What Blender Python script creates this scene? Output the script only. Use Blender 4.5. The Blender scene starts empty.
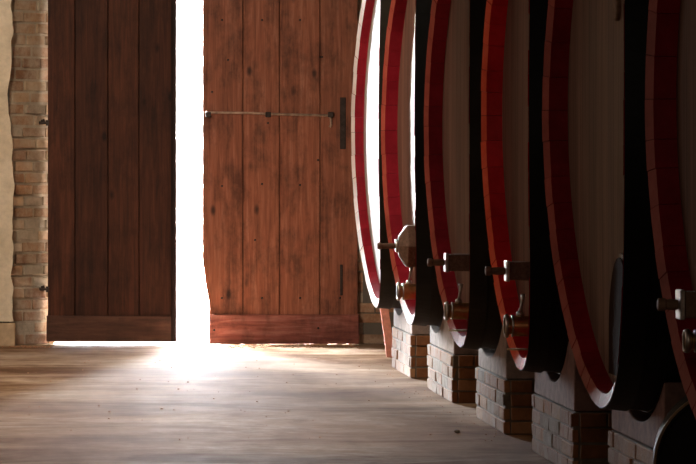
import bpy, bmesh, math, random
from mathutils import Vector, Matrix, noise
PI = math.pi
random.seed(7)
C = bpy.context.scene.collection
F = 3900.0; VX = 60.0; VY = 168.0; EYE = 1.262     # focal length in pixels, vanishing point, eye height
DY = 27.9                                          # plane of the door leaves

def pt(px, py, Y):
    return ((px-VX)*Y/F, Y, EYE-(py-VY)*Y/F)

# ------------------------------------------------------------------ helpers
def link(name, bm, mat, parent=None, smooth=False, bevel=0.0, seg=1):
    me = bpy.data.meshes.new(name)
    if not bm.loops.layers.color.get('tint'):
        lay = bm.loops.layers.color.new('tint')
        for f in bm.faces:
            for l in f.loops: l[lay] = (1, 1, 1, 1)
    bmesh.ops.recalc_face_normals(bm, faces=bm.faces[:])
    bm.to_mesh(me); bm.free()
    me.materials.append(mat)
    if smooth:
        for p in me.polygons: p.use_smooth = True
    o = bpy.data.objects.new(name, me); C.objects.link(o)
    if parent: o.parent = parent
    if bevel:
        b = o.modifiers.new('bevel', 'BEVEL'); b.width = bevel; b.segments = seg; b.limit_method = 'ANGLE'
        b.angle_limit = 0.7
    return o

def tag(o, label, cat, group=None, kind=None):
    o['label'] = label; o['category'] = cat
    if group: o['group'] = group
    if kind: o['kind'] = kind
    return o

def struct(name, bm, mat, parent=None, **k):
    o = link(name, bm, mat, parent, **k)
    if parent is None: o['kind'] = 'structure'
    return o

def empty(name, loc=(0,0,0)):
    o = bpy.data.objects.new(name, None); C.objects.link(o); o.location = loc
    o.empty_display_size = .1
    return o

def box(bm, x0, x1, y0, y1, z0, z1, M=None, tint=None):
    vs = [bm.verts.new((x, y, z)) for x in (x0, x1) for y in (y0, y1) for z in (z0, z1)]
    if M: 
        for v in vs: v.co = M @ v.co
    fs = [(0,1,3,2), (4,6,7,5), (0,4,5,1), (2,3,7,6), (0,2,6,4), (1,5,7,3)]
    out = [bm.faces.new([vs[i] for i in f]) for f in fs]
    if tint is not None:
        lay = bm.loops.layers.color.get('tint') or bm.loops.layers.color.new('tint')
        for f in out:
            for l in f.loops: l[lay] = (tint, tint, tint, 1)
    return vs

def prism(bm, poly, axis, a, b):
    """poly = 2D points; extruded along axis from a to b"""
    def mk(p, t):
        if axis == 'x': return (t, p[0], p[1])
        if axis == 'y': return (p[0], t, p[1])
        return (p[0], p[1], t)
    A = [bm.verts.new(mk(p, a)) for p in poly]; B = [bm.verts.new(mk(p, b)) for p in poly]
    n = len(poly)
    for i in range(n):
        bm.faces.new([A[i], A[(i+1) % n], B[(i+1) % n], B[i]])
    bm.faces.new(A[::-1]); bm.faces.new(B)

def tube(bm, pts, r, n=12):
    pts = [Vector(p) for p in pts]
    rs = r if isinstance(r, (list, tuple)) else [r]*len(pts)
    rings = []
    for i, p in enumerate(pts):
        d = (pts[min(i+1, len(pts)-1)] - pts[max(i-1, 0)]).normalized()
        u = d.orthogonal().normalized() if i == 0 else (rings_u - d*rings_u.dot(d)).normalized()
        rings_u = u
        w = d.cross(u)
        rings.append([bm.verts.new(p + (u*math.cos(2*PI*k/n) + w*math.sin(2*PI*k/n))*rs[i]) for k in range(n)])
    for a, b in zip(rings, rings[1:]):
        for k in range(n):
            bm.faces.new([a[k], a[(k+1) % n], b[(k+1) % n], b[k]])
    bm.faces.new(rings[0][::-1]); bm.faces.new(rings[-1])

def lathe_x(bm, prof, c=(0,0,0), n=24, cap=True):
    """profile of (x, r) turned about the x axis"""
    rings = []
    for x, r in prof:
        rings.append([bm.verts.new((c[0]+x, c[1]+r*math.cos(2*PI*k/n), c[2]+r*math.sin(2*PI*k/n))) for k in range(n)])
    for a, b in zip(rings, rings[1:]):
        for k in range(n):
            bm.faces.new([a[k], a[(k+1) % n], b[(k+1) % n], b[k]])
    if cap:
        bm.faces.new(rings[0][::-1]); bm.faces.new(rings[-1])

# ------------------------------------------------------------------ materials
def new_mat(name):
    m = bpy.data.materials.new(name); m.use_nodes = True
    nt = m.node_tree; b = nt.nodes['Principled BSDF']
    return m, nt, b

def N(nt, t, **k):
    n = nt.nodes.new(t)
    for a, v in k.items():
        if a in n.inputs: n.inputs[a].default_value = v
        else: setattr(n, a, v)
    return n

def ramp(nt, fac, stops, interp='LINEAR'):
    r = nt.nodes.new('ShaderNodeValToRGB'); r.color_ramp.interpolation = interp
    e = r.color_ramp.elements
    while len(e) < len(stops): e.new(0.5)
    for i, (p, c) in enumerate(stops):
        e[i].position = p; e[i].color = (c[0], c[1], c[2], 1) if not isinstance(c, (int, float)) else (c, c, c, 1)
    nt.links.new(fac, r.inputs[0])
    return r

def mix(nt, fac, a, b, mode='MIX'):
    m = nt.nodes.new('ShaderNodeMix'); m.data_type = 'RGBA'; m.blend_type = mode
    for sock, v in ((m.inputs[0], fac), (m.inputs[6], a), (m.inputs[7], b)):
        if hasattr(v, 'is_linked'): nt.links.new(v, sock)
        elif isinstance(v, (int, float)): sock.default_value = v if sock == m.inputs[0] else (v, v, v, 1)
        else: sock.default_value = (v[0], v[1], v[2], 1)
    return m.outputs[2]

def coords(nt, scale=(1,1,1), loc=(0,0,0)):
    tc = nt.nodes.new('ShaderNodeTexCoord'); mp = nt.nodes.new('ShaderNodeMapping')
    mp.inputs['Scale'].default_value = scale; mp.inputs['Location'].default_value = loc
    nt.links.new(tc.outputs['Object'], mp.inputs[0])
    return mp.outputs[0]

def noisef(nt, vec, scale, detail=6, rough=.6, dist=0.0):
    n = N(nt, 'ShaderNodeTexNoise', Scale=scale, Detail=detail, Roughness=rough, Distortion=dist)
    nt.links.new(vec, n.inputs['Vector'])
    return n.outputs['Fac']

def bump(nt, b, h, strength=.4, dist=.01):
    bp = N(nt, 'ShaderNodeBump', Strength=strength, Distance=dist)
    nt.links.new(h, bp.inputs['Height']); nt.links.new(bp.outputs[0], b.inputs['Normal'])

def wood(name, dark, mid, light, scale=(14, 14, .9), rough=.7, stain=.5, bstr=.4, spots=True, spec=.3):
    """weathered planks: grain runs along z"""
    m, nt, b = new_mat(name)
    g = noisef(nt, coords(nt, scale), 2.2, 8, .65, .6)
    g2 = noisef(nt, coords(nt, (scale[0]*4, scale[1]*4, scale[2]*1.5)), 3.0, 4, .6)
    col = ramp(nt, g, [(.28, dark), (.5, mid), (.72, light)]).outputs[0]
    col = mix(nt, .35, col, ramp(nt, g2, [(.3, .35), (.7, 1.0)]).outputs[0], 'MULTIPLY')
    blot = noisef(nt, coords(nt, (3.0, 3.0, 1.6)), 1.7, 6, .7)
    col = mix(nt, stain, col, ramp(nt, blot, [(.36, .3), (.53, 1.0)]).outputs[0], 'MULTIPLY')
    if spots:
        vo = N(nt, 'ShaderNodeTexVoronoi', Scale=3.3); nt.links.new(coords(nt, (1.6, 1.6, .8)), vo.inputs['Vector'])
        col = mix(nt, 1.0, col, ramp(nt, vo.outputs['Distance'], [(.05, .25), (.13, 1.0)]).outputs[0], 'MULTIPLY')
    at = N(nt, 'ShaderNodeAttribute', attribute_name='tint')
    col = mix(nt, 1.0, col, at.outputs['Color'], 'MULTIPLY')
    nt.links.new(col, b.inputs['Base Color'])
    b.inputs['Roughness'].default_value = rough
    b.inputs['Specular IOR Level'].default_value = spec
    bump(nt, b, g2, bstr, .004)
    return m

def simple(name, c, rough=.6, metal=0.0, var=.25, scale=6.0, spec=.4, bstr=.15):
    m, nt, b = new_mat(name)
    n = noisef(nt, coords(nt), scale, 6, .65)
    lo = tuple(x*(1-var) for x in c); hi = tuple(min(1, x*(1+var)) for x in c)
    nt.links.new(ramp(nt, n, [(.3, lo), (.7, hi)]).outputs[0], b.inputs['Base Color'])
    b.inputs['Roughness'].default_value = rough; b.inputs['Metallic'].default_value = metal
    b.inputs['Specular IOR Level'].default_value = spec
    bump(nt, b, noisef(nt, coords(nt), scale*8, 3), bstr, .003)
    return m

def brick_mat(name, a, b_, c, wash=0.0, washcol=(.55,.52,.47), mortar=(.30,.26,.2), side=False):
    m, nt, b = new_mat(name)
    at = N(nt, 'ShaderNodeAttribute', attribute_name='tint')
    col = ramp(nt, at.outputs['Fac'], [(0.0, mortar), (.02, mortar), (.03, a), (.5, b_), (1.0, c)]).outputs[0]
    n = noisef(nt, coords(nt), 14, 7, .7)
    col = mix(nt, .55, col, ramp(nt, n, [(.3, .35), (.65, 1.0)]).outputs[0], 'MULTIPLY')
    if wash:
        n2 = noisef(nt, coords(nt), 5, 8, .75)
        wf = ramp(nt, n2, [(.5-wash*.4, 0.0), (.66, .8)]).outputs[0]
        if side:   # aisle side only: old limewash, with some door light painted into its paleness
            ge = nt.nodes.new('ShaderNodeTexCoord'); sp = nt.nodes.new('ShaderNodeSeparateXYZ')
            nt.links.new(ge.outputs['Normal'], sp.inputs[0])
            mm = N(nt, 'ShaderNodeMath', operation='MULTIPLY'); mm.inputs[1].default_value = -1; mm.use_clamp = True
            nt.links.new(sp.outputs['X'], mm.inputs[0])
            m2 = N(nt, 'ShaderNodeMath', operation='MULTIPLY'); nt.links.new(mm.outputs[0], m2.inputs[0]); nt.links.new(wf, m2.inputs[1])
            wf = m2.outputs[0]
        col = mix(nt, wf, col, washcol)
    nt.links.new(col, b.inputs['Base Color'])
    b.inputs['Roughness'].default_value = .9
    bump(nt, b, noisef(nt, coords(nt), 40, 5), .5, .01)
    return m

M = {}
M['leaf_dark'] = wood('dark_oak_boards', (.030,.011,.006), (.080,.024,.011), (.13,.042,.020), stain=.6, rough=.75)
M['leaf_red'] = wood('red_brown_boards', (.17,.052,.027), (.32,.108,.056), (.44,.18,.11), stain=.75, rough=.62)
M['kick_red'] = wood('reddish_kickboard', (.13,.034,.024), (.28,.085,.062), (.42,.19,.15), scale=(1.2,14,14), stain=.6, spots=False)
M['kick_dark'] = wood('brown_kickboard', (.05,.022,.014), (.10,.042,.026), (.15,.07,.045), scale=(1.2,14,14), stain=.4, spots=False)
M['iron'] = simple('rusty_iron', (.045,.032,.028), .6, .6, .5, 20)
M['iron_grey'] = simple('worn_grey_iron', (.34,.24,.18), .5, .4, .5, 20)
M['hoop'] = simple('black_hoop_iron', (.010,.0095,.010), .6, .2, .4, 6, .25)
M['hoop_brown'] = simple('brown_hoop_iron', (.022,.017,.012), .8, .1, .4, 4, .2)
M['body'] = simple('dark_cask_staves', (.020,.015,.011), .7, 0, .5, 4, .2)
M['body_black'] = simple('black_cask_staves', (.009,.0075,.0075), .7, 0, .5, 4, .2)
M['wood_block'] = wood('bung_block_wood', (.09,.045,.027), (.16,.085,.055), (.23,.135,.09), scale=(20,20,20), stain=.3, spots=False)
M['dark_block'] = wood('handle_wood', (.09,.05,.03), (.17,.095,.06), (.26,.155,.10), scale=(6,30,30), stain=.3, spots=False)
M['steel'] = simple('worn_steel', (.42,.38,.34), .38, 1.0, .3, 30)
M['brass'] = simple('aged_brass', (.46,.28,.12), .34, 1.0, .25, 30)
M['plate'] = simple('drip_plate_brass', (.5,.38,.2), .4, .8, .2, 30)
M['hatch'] = wood('hatch_wood', (.02,.010,.007), (.035,.018,.012), (.06,.032,.022), scale=(20,20,1), stain=.3, spots=False, rough=.95, spec=.03)
M['hatch_edge'] = wood('hatch_edge_wood', (.12,.075,.045), (.2,.13,.08), (.28,.19,.12), stain=.2, spots=False)
M['brick'] = brick_mat('old_pier_brick', (.22,.082,.028), (.36,.145,.055), (.43,.22,.10), .5, (.33,.29,.25), (.16,.125,.09), True)
M['jamb_brick'] = brick_mat('warm_jamb_brick', (.22,.105,.05), (.36,.20,.10), (.46,.31,.18), .28, (.46,.39,.29), (.36,.30,.22))
M['wall_brick'] = brick_mat('brown_wall_brick', (.30,.14,.075), (.44,.24,.13), (.54,.34,.21), .2, (.5,.38,.27))
M['kegd'] = simple('black_keg_wood', (.010,.008,.008), .7, 0, .4, 5, .2)
M['kegrim'] = simple('keg_rim_wood', (.22,.14,.075), .8, 0, .3, 9)
M['pink'] = simple('faded_red_paint', (.66,.27,.20), .7, 0, .25, 20)
M['dark_wall'] = simple('dark_plaster', (.12,.10,.08), .9, 0, .3, 2)
M['debris'] = simple('straw_and_crumbs', (.42,.22,.12), .9, 0, .5, 60)
M['stone_bit'] = simple('grey_stone', (.22,.19,.17), .9, 0, .3, 30)
M['yard'] = simple('pale_gravel', (.62,.60,.56), .9, 0, .15, 3)
M['shade_wall'] = simple('outer_wing_wall', (.16,.14,.12), .9, 0, .2, 2)

def plaster():
    m, nt, b = new_mat('cream_plaster')
    n = noisef(nt, coords(nt), 3, 8, .7); n2 = noisef(nt, coords(nt), 22, 6, .7)
    col = ramp(nt, n, [(.3, (.58,.47,.33)), (.5, (.72,.61,.46)), (.7, (.80,.70,.56))]).outputs[0]
    col = mix(nt, .4, col, ramp(nt, n2, [(.3, .6), (.6, 1.0)]).outputs[0], 'MULTIPLY')
    nt.links.new(col, b.inputs['Base Color']); b.inputs['Roughness'].default_value = .95
    bump(nt, b, n2, .6, .01)
    return m
M['plaster'] = plaster()

def red_paint(name, lo, mid, hi, rough=.6):
    m, nt, b = new_mat(name)
    at = N(nt, 'ShaderNodeAttribute', attribute_name='tint')
    n = noisef(nt, coords(nt), 5, 7, .7)
    col = ramp(nt, n, [(.3, lo), (.5, mid), (.72, hi)]).outputs[0]
    col = mix(nt, 1.0, col, at.outputs['Color'], 'MULTIPLY')
    nt.links.new(col, b.inputs['Base Color'])
    b.inputs['Roughness'].default_value = rough; b.inputs['Specular IOR Level'].default_value = .12
    bump(nt, b, noisef(nt, coords(nt), 30, 4), .2, .004)
    return m

def head_mat(name, dark, mid, light):
    m, nt, b = new_mat(name)
    g = noisef(nt, coords(nt, (1, 18, .7)), 1.6, 8, .6, .3)
    g2 = noisef(nt, coords(nt, (1, 60, 1.2)), 2.0, 5, .6)
    col = ramp(nt, g, [(.3, dark), (.5, mid), (.7, light)]).outputs[0]
    col = mix(nt, .4, col, ramp(nt, g2, [(.36, .3), (.64, 1.0)]).outputs[0], 'MULTIPLY')
    # board joints every 13 cm across the head
    tc = nt.nodes.new('ShaderNodeTexCoord'); sx = nt.nodes.new('ShaderNodeSeparateXYZ')
    nt.links.new(tc.outputs['Object'], sx.inputs[0])
    m1 = N(nt, 'ShaderNodeMath', operation='MULTIPLY'); m1.inputs[1].default_value = 1/.13
    nt.links.new(sx.outputs['Y'], m1.inputs[0])
    fr = N(nt, 'ShaderNodeMath', operation='FRACT'); nt.links.new(m1.outputs[0], fr.inputs[0])
    jt = ramp(nt, fr.outputs[0], [(0.0, .25), (.05, 1.0), (.95, 1.0), (1.0, .25)]).outputs[0]
    fl = N(nt, 'ShaderNodeMath', operation='FLOOR'); nt.links.new(m1.outputs[0], fl.inputs[0])
    wn = N(nt, 'ShaderNodeTexWhiteNoise'); wn.noise_dimensions = '1D'; nt.links.new(fl.outputs[0], wn.inputs['W'])
    col = mix(nt, 1.0, col, ramp(nt, wn.outputs['Value'], [(0, .72), (1, 1.0)]).outputs[0], 'MULTIPLY')
    col = mix(nt, 1.0, col, jt, 'MULTIPLY')
    nt.links.new(col, b.inputs['Base Color'])
    b.inputs['Roughness'].default_value = .6; b.inputs['Specular IOR Level'].default_value = .3
    bump(nt, b, jt, .3, .004)
    return m

def floor_mat():
    m, nt, b = new_mat('worn_cellar_floor')
    n1 = noisef(nt, coords(nt, (.35, .5, 1)), 1.6, 8, .7, .5)
    n2 = noisef(nt, coords(nt, (1.2, .5, 1)), 6, 8, .7)
    n3 = noisef(nt, coords(nt, (.45, .75, 1)), 1.5, 7, .68, 1.2)
    col = ramp(nt, n1, [(.38, (.23,.135,.07)), (.5, (.37,.245,.155)), (.62, (.52,.40,.29))]).outputs[0]
    col = mix(nt, .8, col, ramp(nt, n3, [(.42, (.45,.31,.21)), (.56, (1,1,1))]).outputs[0], 'MULTIPLY')
    col = mix(nt, .5, col, ramp(nt, n2, [(.35, .45), (.6, 1.0)]).outputs[0], 'MULTIPLY')
    nt.links.new(col, b.inputs['Base Color'])
    rr = ramp(nt, n2, [(.3, .85), (.7, .65)]); nt.links.new(rr.outputs[0], b.inputs['Roughness'])
    b.inputs['Specular IOR Level'].default_value = .022
    h = mix(nt, .5, n2, n3)
    bump(nt, b, h, .14, .012)
    return m
M['floor'] = floor_mat()

# ------------------------------------------------------------------ brickwork (real bricks over a mortar core, one mesh)
def brick_run(bm, x0, x1, z0, z1, face_y, depth, bl, ch, Mx, jit=.004, joint=.009, seed=0, broken=None):
    """one skin of bricks on the plane y=face_y of a local frame, facing -y"""
    R = random.Random(seed)
    nz = max(1, round((z1-z0)/ch)); h = (z1-z0)/nz
    for r in range(nz):
        za, zb = z0+r*h+joint/2, z0+(r+1)*h-joint/2
        x = x0 - (bl*.5 if r % 2 else 0)
        while x < x1-.01:
            L = bl*R.uniform(.86, 1.12)
            a, b = max(x0, x)+joint/2, min(x1, x+L)-joint/2
            if b-a > .02 and (broken is None or not broken((a+b)/2, (za+zb)/2)):
                d = R.uniform(-jit, jit)
                vs = box(bm, a, b, face_y+d, face_y+depth, za, zb, None, R.uniform(.05, 1))
                for v in vs:
                    v.co += Vector((R.uniform(-.003,.003), R.uniform(-.002,.002), R.uniform(-.003,.003)))
                    if Mx: v.co = Mx @ v.co
            x += L

def brick_pier(bm, x0, x1, y0, y1, z0, z1, seed=1):
    m = .006
    box(bm, x0+m, x1-m, y0+m, y1-m, z0, z1-.002, None, 0.0)
    # aisle-facing skin (normal -x): local frame rotated so local -y -> -x
    MA = Matrix(((0,1,0,0), (-1,0,0,0), (0,0,1,0), (0,0,0,1)))   # local (u,v) -> world (v,-u)
    brick_run(bm, -y1, -y0, z0, z1, x0, .03, .30, .065, MA, seed=seed)
    brick_run(bm, x0+.03, x1, z0, z1, y0, .03, .24, .065, None, seed=seed+50)
    MB = Matrix(((-1,0,0,0), (0,-1,0,0), (0,0,1,0), (0,0,0,1)))
    brick_run(bm, -x1, -x0-.03, z0, z1, -y1, .03, .24, .065, MB, seed=seed+90)

# ------------------------------------------------------------------ room shell
XL, XR, YB, ZT = -3.4, 4.9, -2.0, 4.6
bm = bmesh.new(); box(bm, XL-.2, XR+.2, YB-.2, DY+.62, -.2, 0)
struct('floor', bm, M['floor'])
bm = bmesh.new(); box(bm, XL-.2, XR+.2, YB-.2, DY+.62, ZT, ZT+.2)
struct('ceiling', bm, M['dark_wall'])
bm = bmesh.new(); box(bm, XL-.2, XL, YB-.2, DY+.6, 0, ZT)
struct('wall_left', bm, M['dark_wall'])
bm = bmesh.new(); box(bm, XR, XR+.2, YB-.2, DY+.6, 0, ZT)
struct('wall_right', bm, M['dark_wall'])

# door wall: plastered masonry left of the door, brick splay and jamb, brick right of the door, lintel
JX = -.03                       # jamb edge of the opening
bm = bmesh.new()
prism(bm, [(XL, DY-.25), (-.36, DY-.25), (-.36, DY-.10), (JX-.03, DY+.16), (JX-.03, DY+.6), (XL, DY+.6)], 'z', 0, 3.2)
box(bm, XL, XR, DY+.1, DY+.6, 3.2, ZT)
box(bm, 2.17, XR, DY+.05, DY+.6, 0, 3.2)
struct('wall_back', bm, M['dark_wall'])
# cream plaster coat with a ragged edge where it has fallen off the bricks
R = random.Random(3)
edge = []
z = 0.0
while z < 3.2:
    px = 12.5 + 4*noise.noise(Vector((0, z*3.1, 4))) + 2.0*noise.noise(Vector((3, z*11, 1)))
    y = 168-(z-EYE)*F/DY
    if y > 40 and y < 96: px -= 1.0
    if 70 < y < 140: px -= 4*math.sin((y-70)/70*PI)
    edge.append(((px-VX)*(DY-.3)/F, z)); z += .035
edge.append(((10-VX)*(DY-.3)/F, 3.2))
bm = bmesh.new()
prism(bm, [(XL, 3.2), (XL, 0.17)] + [e for e in edge if e[1] >= .17], 'y', DY-.295, DY-.25)
struct('wall_plaster', bm, M['plaster'])
bm = bmesh.new(); box(bm, XL, (15-VX)*(DY-.3)/F, DY-.315, DY-.24, 0, .165)
M['skirt'] = simple('tan_skirting_plaster', (.50,.36,.23), .9, 0, .25, 12)
struct('baseboard_left', bm, M['skirt'], bevel=.006)
# exposed bricks on the splayed jamb
bm = bmesh.new()
p0 = Vector((-.40, DY-.262, 0)); p1 = Vector((JX, DY+.13, 0)); L = (p1-p0).length
ang = math.atan2(p1.y-p0.y, p1.x-p0.x)
MX = Matrix.Translation(p0) @ Matrix.Rotation(ang, 4, 'Z')
box(bm, 0, L, .012, .05, 0, 3.2, MX, 0.0)
brick_run(bm, 0, L, 0, 3.2, 0, .045, .22, .083, MX, jit=.010, joint=.017, seed=5)
struct('wall_jamb', bm, M['jamb_brick'], bevel=.004)
bm = bmesh.new(); box(bm, -.05, .03, DY+.10, DY+.16, .45, 3.2)  # added behind the leaf, stops light leaking at the hinge
struct('trim_1', bm, M['leaf_dark'])
# bricks right of the door
bm = bmesh.new()
box(bm, 2.10, 3.2, DY+.062, DY+.1, 0, 3.2, None, 0.0)
brick_run(bm, 2.10, 3.2, 0, 3.2, DY+.05, .04, .26, .075, None, jit=.006, seed=9)
struct('wall_brickwork', bm, M['wall_brick'], bevel=.003)
# rear wall behind the viewer
bm = bmesh.new(); box(bm, XL-.2, XR+.2, YB-.2, YB, 0, ZT)
struct('wall_rear', bm, M['dark_wall'])

# ------------------------------------------------------------------ door leaves
def leaf(name, label, x0, x1, joints, mat, kmat, y_off, rot, kick_top, hinge_left, worn=False, seed=0):
    """boards hang at local y=0..0.045; origin at the hinge edge on the floor"""
    R = random.Random(seed)
    hx = x0 if hinge_left else x1
    root = empty(name, (hx, DY+y_off, 0)); root.rotation_euler.z = rot
    tag(root, label, 'door', 'door leaves')
    edges = [x0]+joints+[x1]
    for i in range(len(edges)-1):
        a, b = edges[i]-hx+.0025, edges[i+1]-hx-.0025
        bm = bmesh.new()
        dy = R.uniform(-.003, .003)
        top, bot = 3.12, (.022 if hinge_left else .006)
        free = (i == 0 and not hinge_left)
        n = 60
        A = []
        for k in range(n+1):
            zz = bot+(top-bot)*k/n
            jl = .0015*noise.noise(Vector((i*7+seed, zz*9, 0))); jr = .0015*noise.noise(Vector((i*7+3+seed, zz*9, 5)))
            wl = 0
            if free and worn:
                wl = .05*max(0, min(1, (.62-zz)/.35))**1.2 + .006*max(0, noise.noise(Vector((1, zz*14, 2))))
            la, ra = a+jl+wl, b+jr
            A.append([bm.verts.new((la, dy, zz)), bm.verts.new((ra, dy, zz)), bm.verts.new((ra, .045, zz)), bm.verts.new((la, .045, zz))])
        for p, q in zip(A, A[1:]):
            for k in range(4): bm.faces.new([p[k], p[(k+1) % 4], q[(k+1) % 4], q[k]])
        bm.faces.new(A[0][::-1]); bm.faces.new(A[-1])
        t = R.uniform(.86, 1.0); lay = bm.loops.layers.color.new('tint')
        for f in bm.faces:
            for l in f.loops: l[lay] = (t, t, t, 1)
        # each board gets its own place in the grain
        o = link('board', bm, mat, root, bevel=.003)
    # kickboard
    bm = bmesh.new()
    kx0 = x0-hx+(.05 if worn else -.006)
    box(bm, kx0, x1-hx+.006, -.026, -.004, (.020 if hinge_left else .004), kick_top, None, 1.0)
    link('kickboard', bm, kmat, root, bevel=.005, seg=2)
    # ledge on the outside
    for z in (.5, 1.6, 2.7):
        bm = bmesh.new(); box(bm, x0-hx+.1, x1-hx-.05, .058, .09, z, z+.14, None, .9)
        link('ledge', bm, mat, root)
    # outer lining boards that close the joints
    bm = bmesh.new(); box(bm, x0-hx+.05, x1-hx-.004, .046, .057, .03, 3.11, None, .6)
    link('lining', bm, M['leaf_dark'], root)
    return root, hx

bxl = [(p-VX)*DY/F for p in (47.5, 75, 108, 139, 169.5)]
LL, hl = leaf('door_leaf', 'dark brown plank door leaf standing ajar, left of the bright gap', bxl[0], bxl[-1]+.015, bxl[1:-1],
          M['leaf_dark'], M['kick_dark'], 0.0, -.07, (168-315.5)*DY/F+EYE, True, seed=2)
bm = bmesh.new(); box(bm, bxl[-1]+.012-hl, bxl[-1]+.05-hl, -.03, .06, .022, 3.12, None, .55)
link('edge_stile', bm, M['leaf_dark'], LL, bevel=.004)
for zz in (1.585, .395):
    bm = bmesh.new()
    tube(bm, [(-.065, .03, zz-.03), (-.065, .03, zz+.03)], .011, 10)
    tube(bm, [(-.06, .0, zz), (-.01, -.006, zz), (.0, -.006, zz)], [.012, .009, .009], 8)
    tube(bm, [(-.045, -.004, zz+.012), (-.02, -.006, zz+.02)], .010, 8)
    box(bm, -.012, .01, -.011, -.001, zz-.02, zz+.02)
    link('hinge', bm, M['iron'], LL)

bxr = [(p-VX)*DY/F for p in (202.2, 243, 279.5, 320, 358)]
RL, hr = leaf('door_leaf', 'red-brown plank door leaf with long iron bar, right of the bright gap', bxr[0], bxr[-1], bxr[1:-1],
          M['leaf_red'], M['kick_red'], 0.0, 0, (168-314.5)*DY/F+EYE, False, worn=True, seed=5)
def dp(px, py, off=-.015):
    x, y, z = pt(px, py, DY); return (x-hr, off, z)
bm = bmesh.new()
tube(bm, [dp(205, 112.5), dp(250, 113), dp(268, 114), dp(328, 115.5), dp(330.5, 118), dp(331, 125), dp(329.5, 127)], .0085, 10)
bar = link('bolt_bar', bm, M['iron_grey'], RL, smooth=True)
for px in (268, 330.5, 208):
    bm = bmesh.new()
    x, _, z = dp(px, 114.5); box(bm, x-.02, x+.02, -.03, -.004, z-.02, z+.018)
    link('bracket', bm, M['iron'], RL, bevel=.004)
bm = bmesh.new()
x, _, z = dp(343, 124); box(bm, x-.022, x+.02, -.010, -.002, z-.18, z+.19)
link('strap_plate', bm, M['iron'], RL, bevel=.003)
bm = bmesh.new()
x, _, z = dp(341, 280); box(bm, x-.008, x+.012, -.010, -.002, z-.11, z+.11)
link('strap_plate', bm, M['iron'], RL, bevel=.003)
for px, py in [(222,298),(262,298),(300,298),(340,298),(222,20),(262,20),(300,20),(222,186),(262,184),(300,185),(320,57),(228,60),(212,92),(318,160),(255,240),(214,330),(318,328),(268,123),(322,57)]:
    x, _, z = dp(px, py)
    bm = bmesh.new()
    bmesh.ops.create_uvsphere(bm, u_segments=8, v_segments=5, radius=.008, matrix=Matrix.Translation((x, -.006 if py < 314 else -.028, z)))
    link('nail', bm, M['iron'], RL)
# thin iron rod crossing the gap outside the leaves
bm = bmesh.new()
a = pt(150, 241, DY+.16); b = pt(230, 241, DY+.16)
tube(bm, [a, b], .008, 8)
tag(link('iron_rod', bm, M['iron'], None), 'thin iron rod crossing the bright gap between the door leaves', 'rod')

# ------------------------------------------------------------------ casks
def bow(x, z, k=.059):
    return k*z*z*max(0, 1-x/1.2)

CL = 2.35
def cask(name, label, X, Y, zc, a, B, paint, headm, bodym, seed, dish, hoopm):
    R = random.Random(seed)
    root = empty(name, (X, Y, zc)); tag(root, label, 'cask', 'large casks in a row')
    def P(x, r, th):
        y = a*r*math.cos(th); z = B*r*math.sin(th)
        return (x+bow(x, z), y, z)
    def rr(x): return 1+.055*math.sin(PI*min(max(x/CL, 0), 1))
    # staves
    bm = bmesh.new(); n = 128; rings = []
    xs = [.035, .1, .2, .35, .55, .8, 1.1, 1.4, 1.7, 2.0, 2.2, CL]
    for x in xs: rings.append([bm.verts.new(P(x, rr(x)-.002, 2*PI*k/n)) for k in range(n)])
    for p, q in zip(rings, rings[1:]):
        for k in range(n): bm.faces.new([p[k], p[(k+1) % n], q[(k+1) % n], q[k]])
    bm.faces.new(rings[-1])
    link('staves', bm, bodym, root, smooth=True)
    # red chime: one stave end after another
    t = .05/1.1; cd = .078 if seed == 1 else .092
    prof = [(.0, 1.0), (.020, 1-t), (cd+.012, 1-t-.006), (cd+.012, 1-.004), (.003, 1-.001)]
    bm = bmesh.new(); lay = bm.loops.layers.color.new('tint'); ns = 54
    ths = [0.0]
    for i in range(ns): ths.append(ths[-1]+R.uniform(.75, 1.3))
    ths = [q/ths[-1]*2*PI for q in ths]
    for i in range(ns):
        t0, t1 = ths[i]+.0009, ths[i+1]-.0009; dx = R.uniform(-.002, .002); tint = R.uniform(.9, 1.0)
        rg = []
        for k in range(4):
            th = t0+(t1-t0)*k/3
            rg.append([bm.verts.new(P(x+(dx if j < 2 else 0), r, th)) for j, (x, r) in enumerate(prof)])
        fs = []
        for p, q in zip(rg, rg[1:]):
            for j in range(len(prof)):
                f = bm.faces.new([p[j], p[(j+1) % len(prof)], q[(j+1) % len(prof)], q[j]])
                if j == 0: f.material_index = 1
                fs.append(f)
        fs.append(bm.faces.new(rg[0])); fs.append(bm.faces.new(rg[-1][::-1]))
        for f in fs:
            for l in f.loops: l[lay] = (tint, tint, tint, 1)
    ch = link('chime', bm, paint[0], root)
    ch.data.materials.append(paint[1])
    # dished head
    bm = bmesh.new(); rings = []; n = 96
    for s in [1, .96, .9, .8, .65, .5, .35, .2, .08]:
        rings.append([bm.verts.new(P(cd+dish*(1-s*s), s*(1-t-.004), 2*PI*k/n)) for k in range(n)])
    for p, q in zip(rings, rings[1:]):
        for k in range(n): bm.faces.new([p[k], p[(k+1) % n], q[(k+1) % n], q[k]])
    bm.faces.new(rings[-1])
    head = link('head', bm, headm, root, smooth=True)
    # iron hoops
    for x0, w in ((.003, .085), (.17, .08), (.42, .08), (.75, .08), (1.52, .08), (1.86, .08), (2.22, .08)):
        bm = bmesh.new(); rings = []; n = 128
        for x, e in ((x0, -.001), (x0, .004), (x0+w, .006), (x0+w, -.001)):
            rings.append([bm.verts.new(P(x, rr(x)+e, 2*PI*k/n)) for k in range(n)])
        for p, q in zip(rings, rings[1:]):
            for k in range(n): bm.faces.new([p[k], p[(k+1) % n], q[(k+1) % n], q[k]])
        link('hoop', bm, hoopm, root)
    return root

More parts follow.
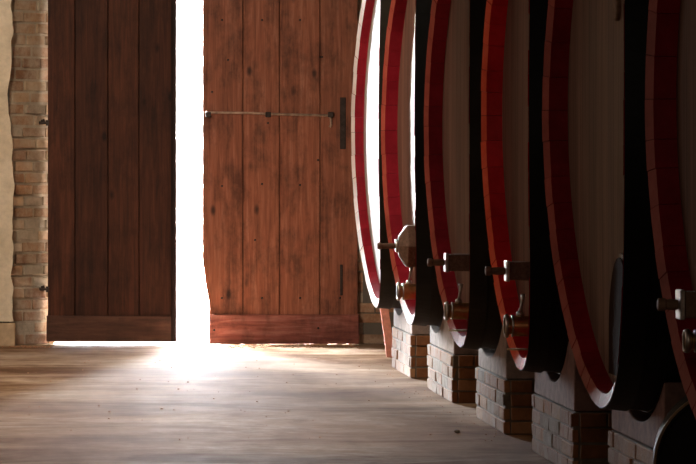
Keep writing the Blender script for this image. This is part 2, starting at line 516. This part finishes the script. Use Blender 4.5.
def face_x(B, z):      # where the dished head lies, measured from the rim plane
    return .104+.055*(1-(z/(B*.95))**2)+bow(.1, z)

def upper_block(root, B, zu, y, kind, s=1.0, xs_=.01, ln=.1):
    z = zu-root.location.z; hx = face_x(B, z)
    bm = bmesh.new()
    if kind == 'hex':
        lathe_x(bm, [(xs_, .062), (xs_+.045, .135), (hx+.03, .135)], (0, y, z), 6)
    else:
        box(bm, xs_, hx+.01, y-.045*s, y+.045*s, z-.042*s, z+.042*s, None, 1.0)
    bl = link('bung_block', bm, M['wood_block'], root, bevel=.006, seg=2)
    bm = bmesh.new()
    x0 = xs_
    if kind == 'hex': lathe_x(bm, [(x0-.018, .03), (x0-.014, .036), (x0+.002, .036)], (0, y, z), 16)
    else: box(bm, x0-.014, x0+.002, y-.05*s, y+.05*s, z-.047*s, z+.047*s)
    link('face_plate', bm, M['steel'], bl, bevel=.003)
    bm = bmesh.new()
    lathe_x(bm, [(x0-ln, .010), (x0-ln+.003, .019), (x0-ln+.022, .020), (x0-ln+.027, .015), (x0-.03, .017), (x0-.014, .014)], (0, y, z), 16)
    link('handle', bm, M['dark_block'], bl, smooth=False)

def tap(root, B, zl, y, r=.044, x0=.012):
    z = zl-root.location.z; hx = face_x(B, z)
    bm = bmesh.new()
    lathe_x(bm, [(x0, r*.78), (x0+.001, r*1.08), (x0+.012, r*1.1), (x0+.016, r*.8), (x0+.028, r*.78), (x0+.032, r*.98), (hx-.04, r), (hx-.02, r*.8), (hx+.02, r*.8)], (0, y, z), 28)
    tp = link('tap', bm, M['brass'], root, smooth=False, bevel=.001)
    bm = bmesh.new()
    lathe_x(bm, [(x0-.004, r*.8), (x0-.006, r*1.02), (x0+.002, r*1.14), (x0+.008, r*1.14), (x0+.010, r*1.0)], (0, y, z), 28, cap=False)
    lathe_x(bm, [(x0+.024, r*.8), (x0+.026, r*1.05), (x0+.033, r*1.05), (x0+.035, r*.8)], (0, y, z), 28, cap=False)
    link('collar', bm, M['steel'], tp, smooth=True)
    bm = bmesh.new()
    xm = x0+.062
    tube(bm, [(xm, y, z+r*.9), (xm, y, z+r+.018)], [.018, .014], 14)
    tube(bm, [(xm, y, z+r+.01), (xm+.004, y, z+r+.035), (xm+.010, y-.004, z+r+.065), (xm+.012, y-.006, z+r+.092)], [.008, .006, .008, .011], 12)
    link('lever', bm, M['steel'], tp, smooth=True)

def drip(root, B, zd, y):
    z = zd-root.location.z
    bm = bmesh.new()
    tube(bm, [(.062, y, z), (.062, y, z+.006)], .046, 24)
    link('drip_plate', bm, M['plate'], root)

I_deep = red_paint('deep_red_paint', (.20,.006,.014), (.28,.010,.022), (.36,.018,.032))  # inner faces kept dark: shade painted into the red
I_bright = red_paint('scarlet_paint', (.42,.010,.014), (.60,.016,.022), (.72,.03,.034), .4)  # brighter red, fourth cask only
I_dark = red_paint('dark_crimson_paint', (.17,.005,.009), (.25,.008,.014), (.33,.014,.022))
E_glare = red_paint('worn_pale_red_ends', (.74,.58,.54), (.82,.68,.64), (.88,.76,.73))  # near-white: door glare painted into the farthest cask's rim ends
E_red = red_paint('worn_red_ends', (.28,.045,.03), (.38,.07,.045), (.46,.11,.08))  # ends kept lighter than inner faces: aisle light painted into worn paint
E_bright = red_paint('orange_red_ends', (.72,.085,.04), (.88,.13,.06), (.92,.2,.11))
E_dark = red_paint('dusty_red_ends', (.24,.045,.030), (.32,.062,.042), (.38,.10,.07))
P_glare = (I_deep, E_glare); P_red = (I_deep, E_red); P_bright = (I_bright, E_bright); P_dark = (I_dark, E_dark)
H_glare = head_mat('pale_cask_boards', (.55,.47,.40), (.65,.58,.52), (.75,.70,.64))  # near-white boards: door light painted into the farthest cask's head
H_tan = head_mat('tan_cask_boards', (.12,.050,.034), (.18,.080,.056), (.24,.115,.082))
H_dark = head_mat('brown_cask_boards', (.11,.052,.030), (.17,.085,.052), (.23,.12,.078))

specs = [
 ('cask', 'large red-rimmed cask farthest along the row, nearest the door, glaring white head', 24.36, .394, 1.095, P_glare, H_glare, 'body'),
 ('cask', 'large red-rimmed cask with angular wooden block above its tap, second from door', 21.99, .384, 1.09, P_red, H_tan, 'body'),
 ('cask', 'large red-rimmed cask third from the door, small square block above brass tap', 19.25, .380, 1.13, P_red, H_tan, 'body'),
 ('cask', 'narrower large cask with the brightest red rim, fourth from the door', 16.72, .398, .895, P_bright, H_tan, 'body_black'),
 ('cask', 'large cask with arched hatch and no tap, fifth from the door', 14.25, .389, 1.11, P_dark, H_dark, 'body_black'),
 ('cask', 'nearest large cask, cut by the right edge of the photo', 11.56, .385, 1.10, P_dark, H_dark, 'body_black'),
]
BB = 1.10; X0 = 1.9
casks = []
for i, (nm, lb, Y, zb, a, paint, hm, bd) in enumerate(specs):
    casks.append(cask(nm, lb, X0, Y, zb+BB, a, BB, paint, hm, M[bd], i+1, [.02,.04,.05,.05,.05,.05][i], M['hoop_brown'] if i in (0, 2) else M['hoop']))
def zat(py, Y): return EYE-(py-VY)*Y/F
upper_block(casks[1], BB, zat(246, 21.99), 0, 'hex', 1.0, .008, .12)
tap(casks[1], BB, zat(291.5, 21.99), 0, .046, .005)
upper_block(casks[2], BB, zat(262.5, 19.25), 0, 'square', 1.0, .012, .10)
tap(casks[2], BB, zat(311, 19.25), 0, .042, .005)
drip(casks[2], BB, zat(331, 19.25), .0)
upper_block(casks[3], BB, zat(271, 16.72), 0, 'square', .95, .022, .10)
tap(casks[3], BB, zat(326, 16.72), 0, .045, .01)
drip(casks[3], BB, zat(350, 16.72), .0)
upper_block(casks[5], BB, zat(304.5, 11.56), 0, 'square', .95, -.055, .075)
tap(casks[5], BB, zat(341, 11.56), 0, .032, -.045)
# arched hatch low on the fifth head
hc = casks[4]; zc5 = hc.location.z
def arch(w, z0, z1, yc, n=14):
    p = [(yc-w, z0), (yc+w, z0)]
    for k in range(n+1):
        th = PI*k/n; p.append((yc+w*math.cos(th), z1-w*1.1+w*1.1*math.sin(th)))
    return p
bm = bmesh.new(); prism(bm, arch(.265, .50-zc5, .955-zc5, -.225), 'x', .115, .185)
ht = link('hatch', bm, M['hatch_edge'], hc)
bm = bmesh.new(); prism(bm, arch(.25, .512-zc5, .94-zc5, -.225), 'x', .108, .13)
link('hatch_board', bm, M['hatch'], ht)
bm = bmesh.new(); z = zat(6, 14.25)-zc5; hx = face_x(BB, z)
prism(bm, [(.0+.055*math.cos(2*PI*k/16), z+.055*math.sin(2*PI*k/16)) for k in range(16)], 'x', hx-.035, hx+.02)
link('vent_plug', bm, M['dark_block'], hc, bevel=.008, seg=2)

# ------------------------------------------------------------------ piers and saddles
XP = 2.10
pl = ['brick pier under the cask nearest the door, pale limewashed side',
      'brick pier under the second cask from the door, white saddle block above',
      'brick pier under the third cask from the door, four grey brick courses',
      'brick pier under the fourth cask from the door, half in shade',
      'brick pier beside the small dark keg, under the fifth cask',
      'brick pier under the nearest large cask at the right edge']
piers = [(23.37, 24.70), (20.90, 22.29), (18.45, 19.70), (16.0, 17.38), (13.62, 14.95), (10.95, 12.2)]
M['saddle'] = simple('limewashed_saddle', (.29,.22,.19), .85, 0, .35, 14, .3, .5)
M['saddle_red'] = simple('wine_stained_saddle', (.20,.11,.09), .8, 0, .4, 14, .3, .5)
for i, (y0, y1) in enumerate(piers):
    bm = bmesh.new(); brick_pier(bm, XP, XP+1.9, y0, y1, 0, .26, seed=i*7+3)
    tag(link('brick_pier', bm, M['brick'], None, bevel=.003), pl[i], 'pier', 'brick piers under the casks')
    ck = casks[i]; zc = ck.location.z; a = specs[i][4]; Yc = specs[i][2]
    # saddle follows the belly of its cask
    bm = bmesh.new(); top = []
    nn = 22
    for k in range(nn+1):
        y = y0+.02+(y1-y0-.04)*k/nn
        u = min(.97, abs(y-Yc)/(a*1.03))
        z = zc-BB*1.042*math.sqrt(1-u*u)-.006
        top.append((y, min(z, .56)+.004*noise.noise(Vector((y*20, i, 0)))))
    prism(bm, [(y0+.02, .262), (y1-.02, .262)]+top[::-1], 'x', XP+.012, XP+.30)
    tag(link('saddle_block', bm, M['saddle'] if i < 3 else M['saddle_red'], None, bevel=.004),
        ['pale saddle block between the farthest cask and its brick pier',
         'whitewashed saddle block on the second brick pier from the door',
         'pale stained saddle block on the third brick pier from the door',
         'dark wine-stained saddle block on the fourth brick pier from the door',
         'reddish saddle block on the pier beside the small dark keg',
         'saddle block under the nearest cask at the right edge'][i], 'saddle', 'saddle blocks under the casks')

# ------------------------------------------------------------------ small keg on the floor
kr = .26
kg = empty('keg', (2.235, 12.95, 0)); kg.rotation_euler.z = -.172
tag(kg, 'small dark keg lying on the floor under the nearest casks', 'keg')
bm = bmesh.new(); n = 48; rings = []
for t_, r in [(0, .245), (.0, .258), (.1, .262), (.3, .27), (.5, .262), (.6, .255)]:
    rings.append([bm.verts.new((r*math.cos(2*PI*k/n), t_, kr+.01+r*math.sin(2*PI*k/n))) for k in range(n)])
for p, q in zip(rings, rings[1:]):
    for k in range(n): bm.faces.new([p[k], p[(k+1) % n], q[(k+1) % n], q[k]])
bm.faces.new(rings[-1]); link('keg_body', bm, M['kegd'], kg, smooth=True)
bm = bmesh.new(); rings = []
for t_, r in [(-.004, .262), (-.006, .254), (.03, .25), (.03, .262)]:
    rings.append([bm.verts.new((r*math.cos(2*PI*k/n), t_, kr+.01+r*math.sin(2*PI*k/n))) for k in range(n)])
for j in range(4):
    p, q = rings[j], rings[(j+1) % 4]
    for k in range(n): bm.faces.new([p[k], p[(k+1) % n], q[(k+1) % n], q[k]])
link('keg_rim', bm, M['kegrim'], kg)
bm = bmesh.new(); tube(bm, [(0, .02, kr+.01), (0, .035, kr+.01)], .249, 48); link('keg_head', bm, M['kegd'], kg)

# ------------------------------------------------------------------ pink painted post behind the farthest pier
bm = bmesh.new()
vs = box(bm, -.028, .028, -.02, .02, 0, 1.0)
for v in vs: v.co.x -= .06*v.co.z*2.2
o = link('wooden_post', bm, M['pink'], None, bevel=.004); o.location = (2.205, 26.0, 0)
tag(o, 'pinkish red painted post standing on the floor behind the farthest brick pier', 'post')

# ------------------------------------------------------------------ crumbs on the floor
bm = bmesh.new(); R = random.Random(11)
def crumb(x, y, s):
    m = Matrix.Translation((x, y, s*.3)) @ Matrix.Rotation(R.uniform(0, 6), 4, 'Z') @ Matrix.Diagonal((s*R.uniform(.6, 1.6), s*R.uniform(.6, 1.4), s*.55, 1))
    bmesh.ops.create_icosphere(bm, subdivisions=1, radius=1, matrix=m)
for k in range(900):
    x = R.uniform(1.15, 2.1); y = DY-.03-abs(R.gauss(0, .22)); crumb(x, y, R.uniform(.003, .010))
for k in range(70):
    x = R.uniform(1.9, 2.09); y = R.uniform(18, 25.5); crumb(x, y, R.uniform(.002, .005))
for k in range(60):
    crumb(R.uniform(-.42, -.05), DY-.42+R.uniform(-.1, .1), R.uniform(.004, .012))
for k in range(90):
    crumb(R.uniform(-.2, 1.9), R.uniform(18, 27), R.uniform(.002, .006))
tag(link('debris', bm, M['debris'], None), 'crumbs of straw and mortar scattered on the floor by the door', 'debris', None, 'stuff')
bm = bmesh.new()
bmesh.ops.create_icosphere(bm, subdivisions=2, radius=1, matrix=Matrix.Diagonal((.014, .02, .010, 1)))
for v in bm.verts: v.co *= 1+.2*noise.noise(v.co*70)
o = link('pebble', bm, M['stone_bit'], None, smooth=True); x, y, z = pt(457, 433, 4922/(433-168)); o.location = (x, y, .008)
tag(o, 'small dark pebble alone on the floor beside the third brick pier', 'pebble')

# ------------------------------------------------------------------ outside
bm = bmesh.new(); box(bm, -30, 30, DY+.62, DY+60, -.25, -.05)
struct('ground', bm, M['yard'])
bm = bmesh.new(); box(bm, 2.6, 4.0, DY+.62, DY+9.5, -.05, 7.0)  # unseen block, added to keep gap light off the floor at left
struct('wall_outside', bm, M['shade_wall'])

# ------------------------------------------------------------------ light
w = bpy.data.worlds.new('World'); bpy.context.scene.world = w; w.use_nodes = True
bg = w.node_tree.nodes['Background']; bg.inputs[0].default_value = (.92, .94, 1.0, 1); bg.inputs[1].default_value = 280.0

def portal(name, loc, sx, sy, rot):
    l = bpy.data.lights.new(name, 'AREA'); l.shape = 'RECTANGLE'; l.size = sx; l.size_y = sy
    l.cycles.is_portal = True
    o = bpy.data.objects.new(name, l); C.objects.link(o); o.location = loc; o.rotation_euler = rot
    return o
portal('gap_portal', (.93, DY+.05, 1.6), .30, 3.2, (-PI/2, 0, 0))
portal('sill_portal', (1.0, DY+.09, .02), 2.2, .06, (-PI/2, 0, 0))
portal('hinge_portal', (-.07, DY+.09, 1.6), .10, 3.2, (-PI/2, 0, 0))

sl = bpy.data.lights.new('low_sun', 'SUN'); sl.energy = 27; sl.angle = math.radians(10); sl.color = (1, .97, .93)
so = bpy.data.objects.new('low_sun', sl); C.objects.link(so); so.location = (0, DY+5, 6)
so.rotation_euler = Vector((.222, -1, -.125)).to_track_quat('-Z', 'Y').to_euler()

def area(name, loc, sx, sy, rot, power, col):
    l = bpy.data.lights.new(name, 'AREA'); l.shape = 'RECTANGLE'; l.size = sx; l.size_y = sy
    l.energy = power; l.color = col
    o = bpy.data.objects.new(name, l); C.objects.link(o); o.location = loc; o.rotation_euler = rot
    return o
# unseen fill lights, added: rear behind the viewer, door, aisle floor, left side
area('rear_lamp', (-.5, 3.0, 3.4), 1.2, .6, (math.radians(75), 0, 0), 35, (1.0, .80, .60))
area('door_lamp', (-1.6, 21.0, 3.9), .6, .6, (math.radians(66), 0, math.radians(-10)), 230, (1.0, .84, .66))
sp = bpy.data.lights.new('aisle_lamp', 'SPOT'); sp.energy = 420; sp.spot_size = math.radians(75); sp.spot_blend = .8  # added fill, warms the floor towards the viewer
sp.color = (1.0, .76, .52); sp.shadow_soft_size = .15
so = bpy.data.objects.new('aisle_lamp', sp); C.objects.link(so); so.location = (-.6, 18.5, 4.3)
area('side_light', (-3.3, 15.5, 2.3), 5.0, 1.6, (PI/2, 0, -PI/2), 34, (1.0, .74, .60))  # broad unseen fill from the left, added to lift the casks

# ------------------------------------------------------------------ camera
cam = bpy.data.cameras.new('Camera'); co = bpy.data.objects.new('Camera', cam); C.objects.link(co)
co.location = (0, 0, EYE); co.rotation_euler = (PI/2, 0, 0)
cam.sensor_width = 36; cam.lens = 36*F/696; cam.shift_x = (348-VX)/696; cam.shift_y = -(232-VY)/696
cam.clip_start = .1; cam.clip_end = 300
s = bpy.context.scene; s.camera = co
s.view_settings.view_transform = 'Standard'; s.view_settings.look = 'None'
s.view_settings.exposure = 0; s.view_settings.gamma = 1; s.view_settings.use_curve_mapping = False
s.cycles.use_denoising = True
s.cycles.max_bounces = 8; s.cycles.diffuse_bounces = 5
s.cycles.sample_clamp_indirect = 20
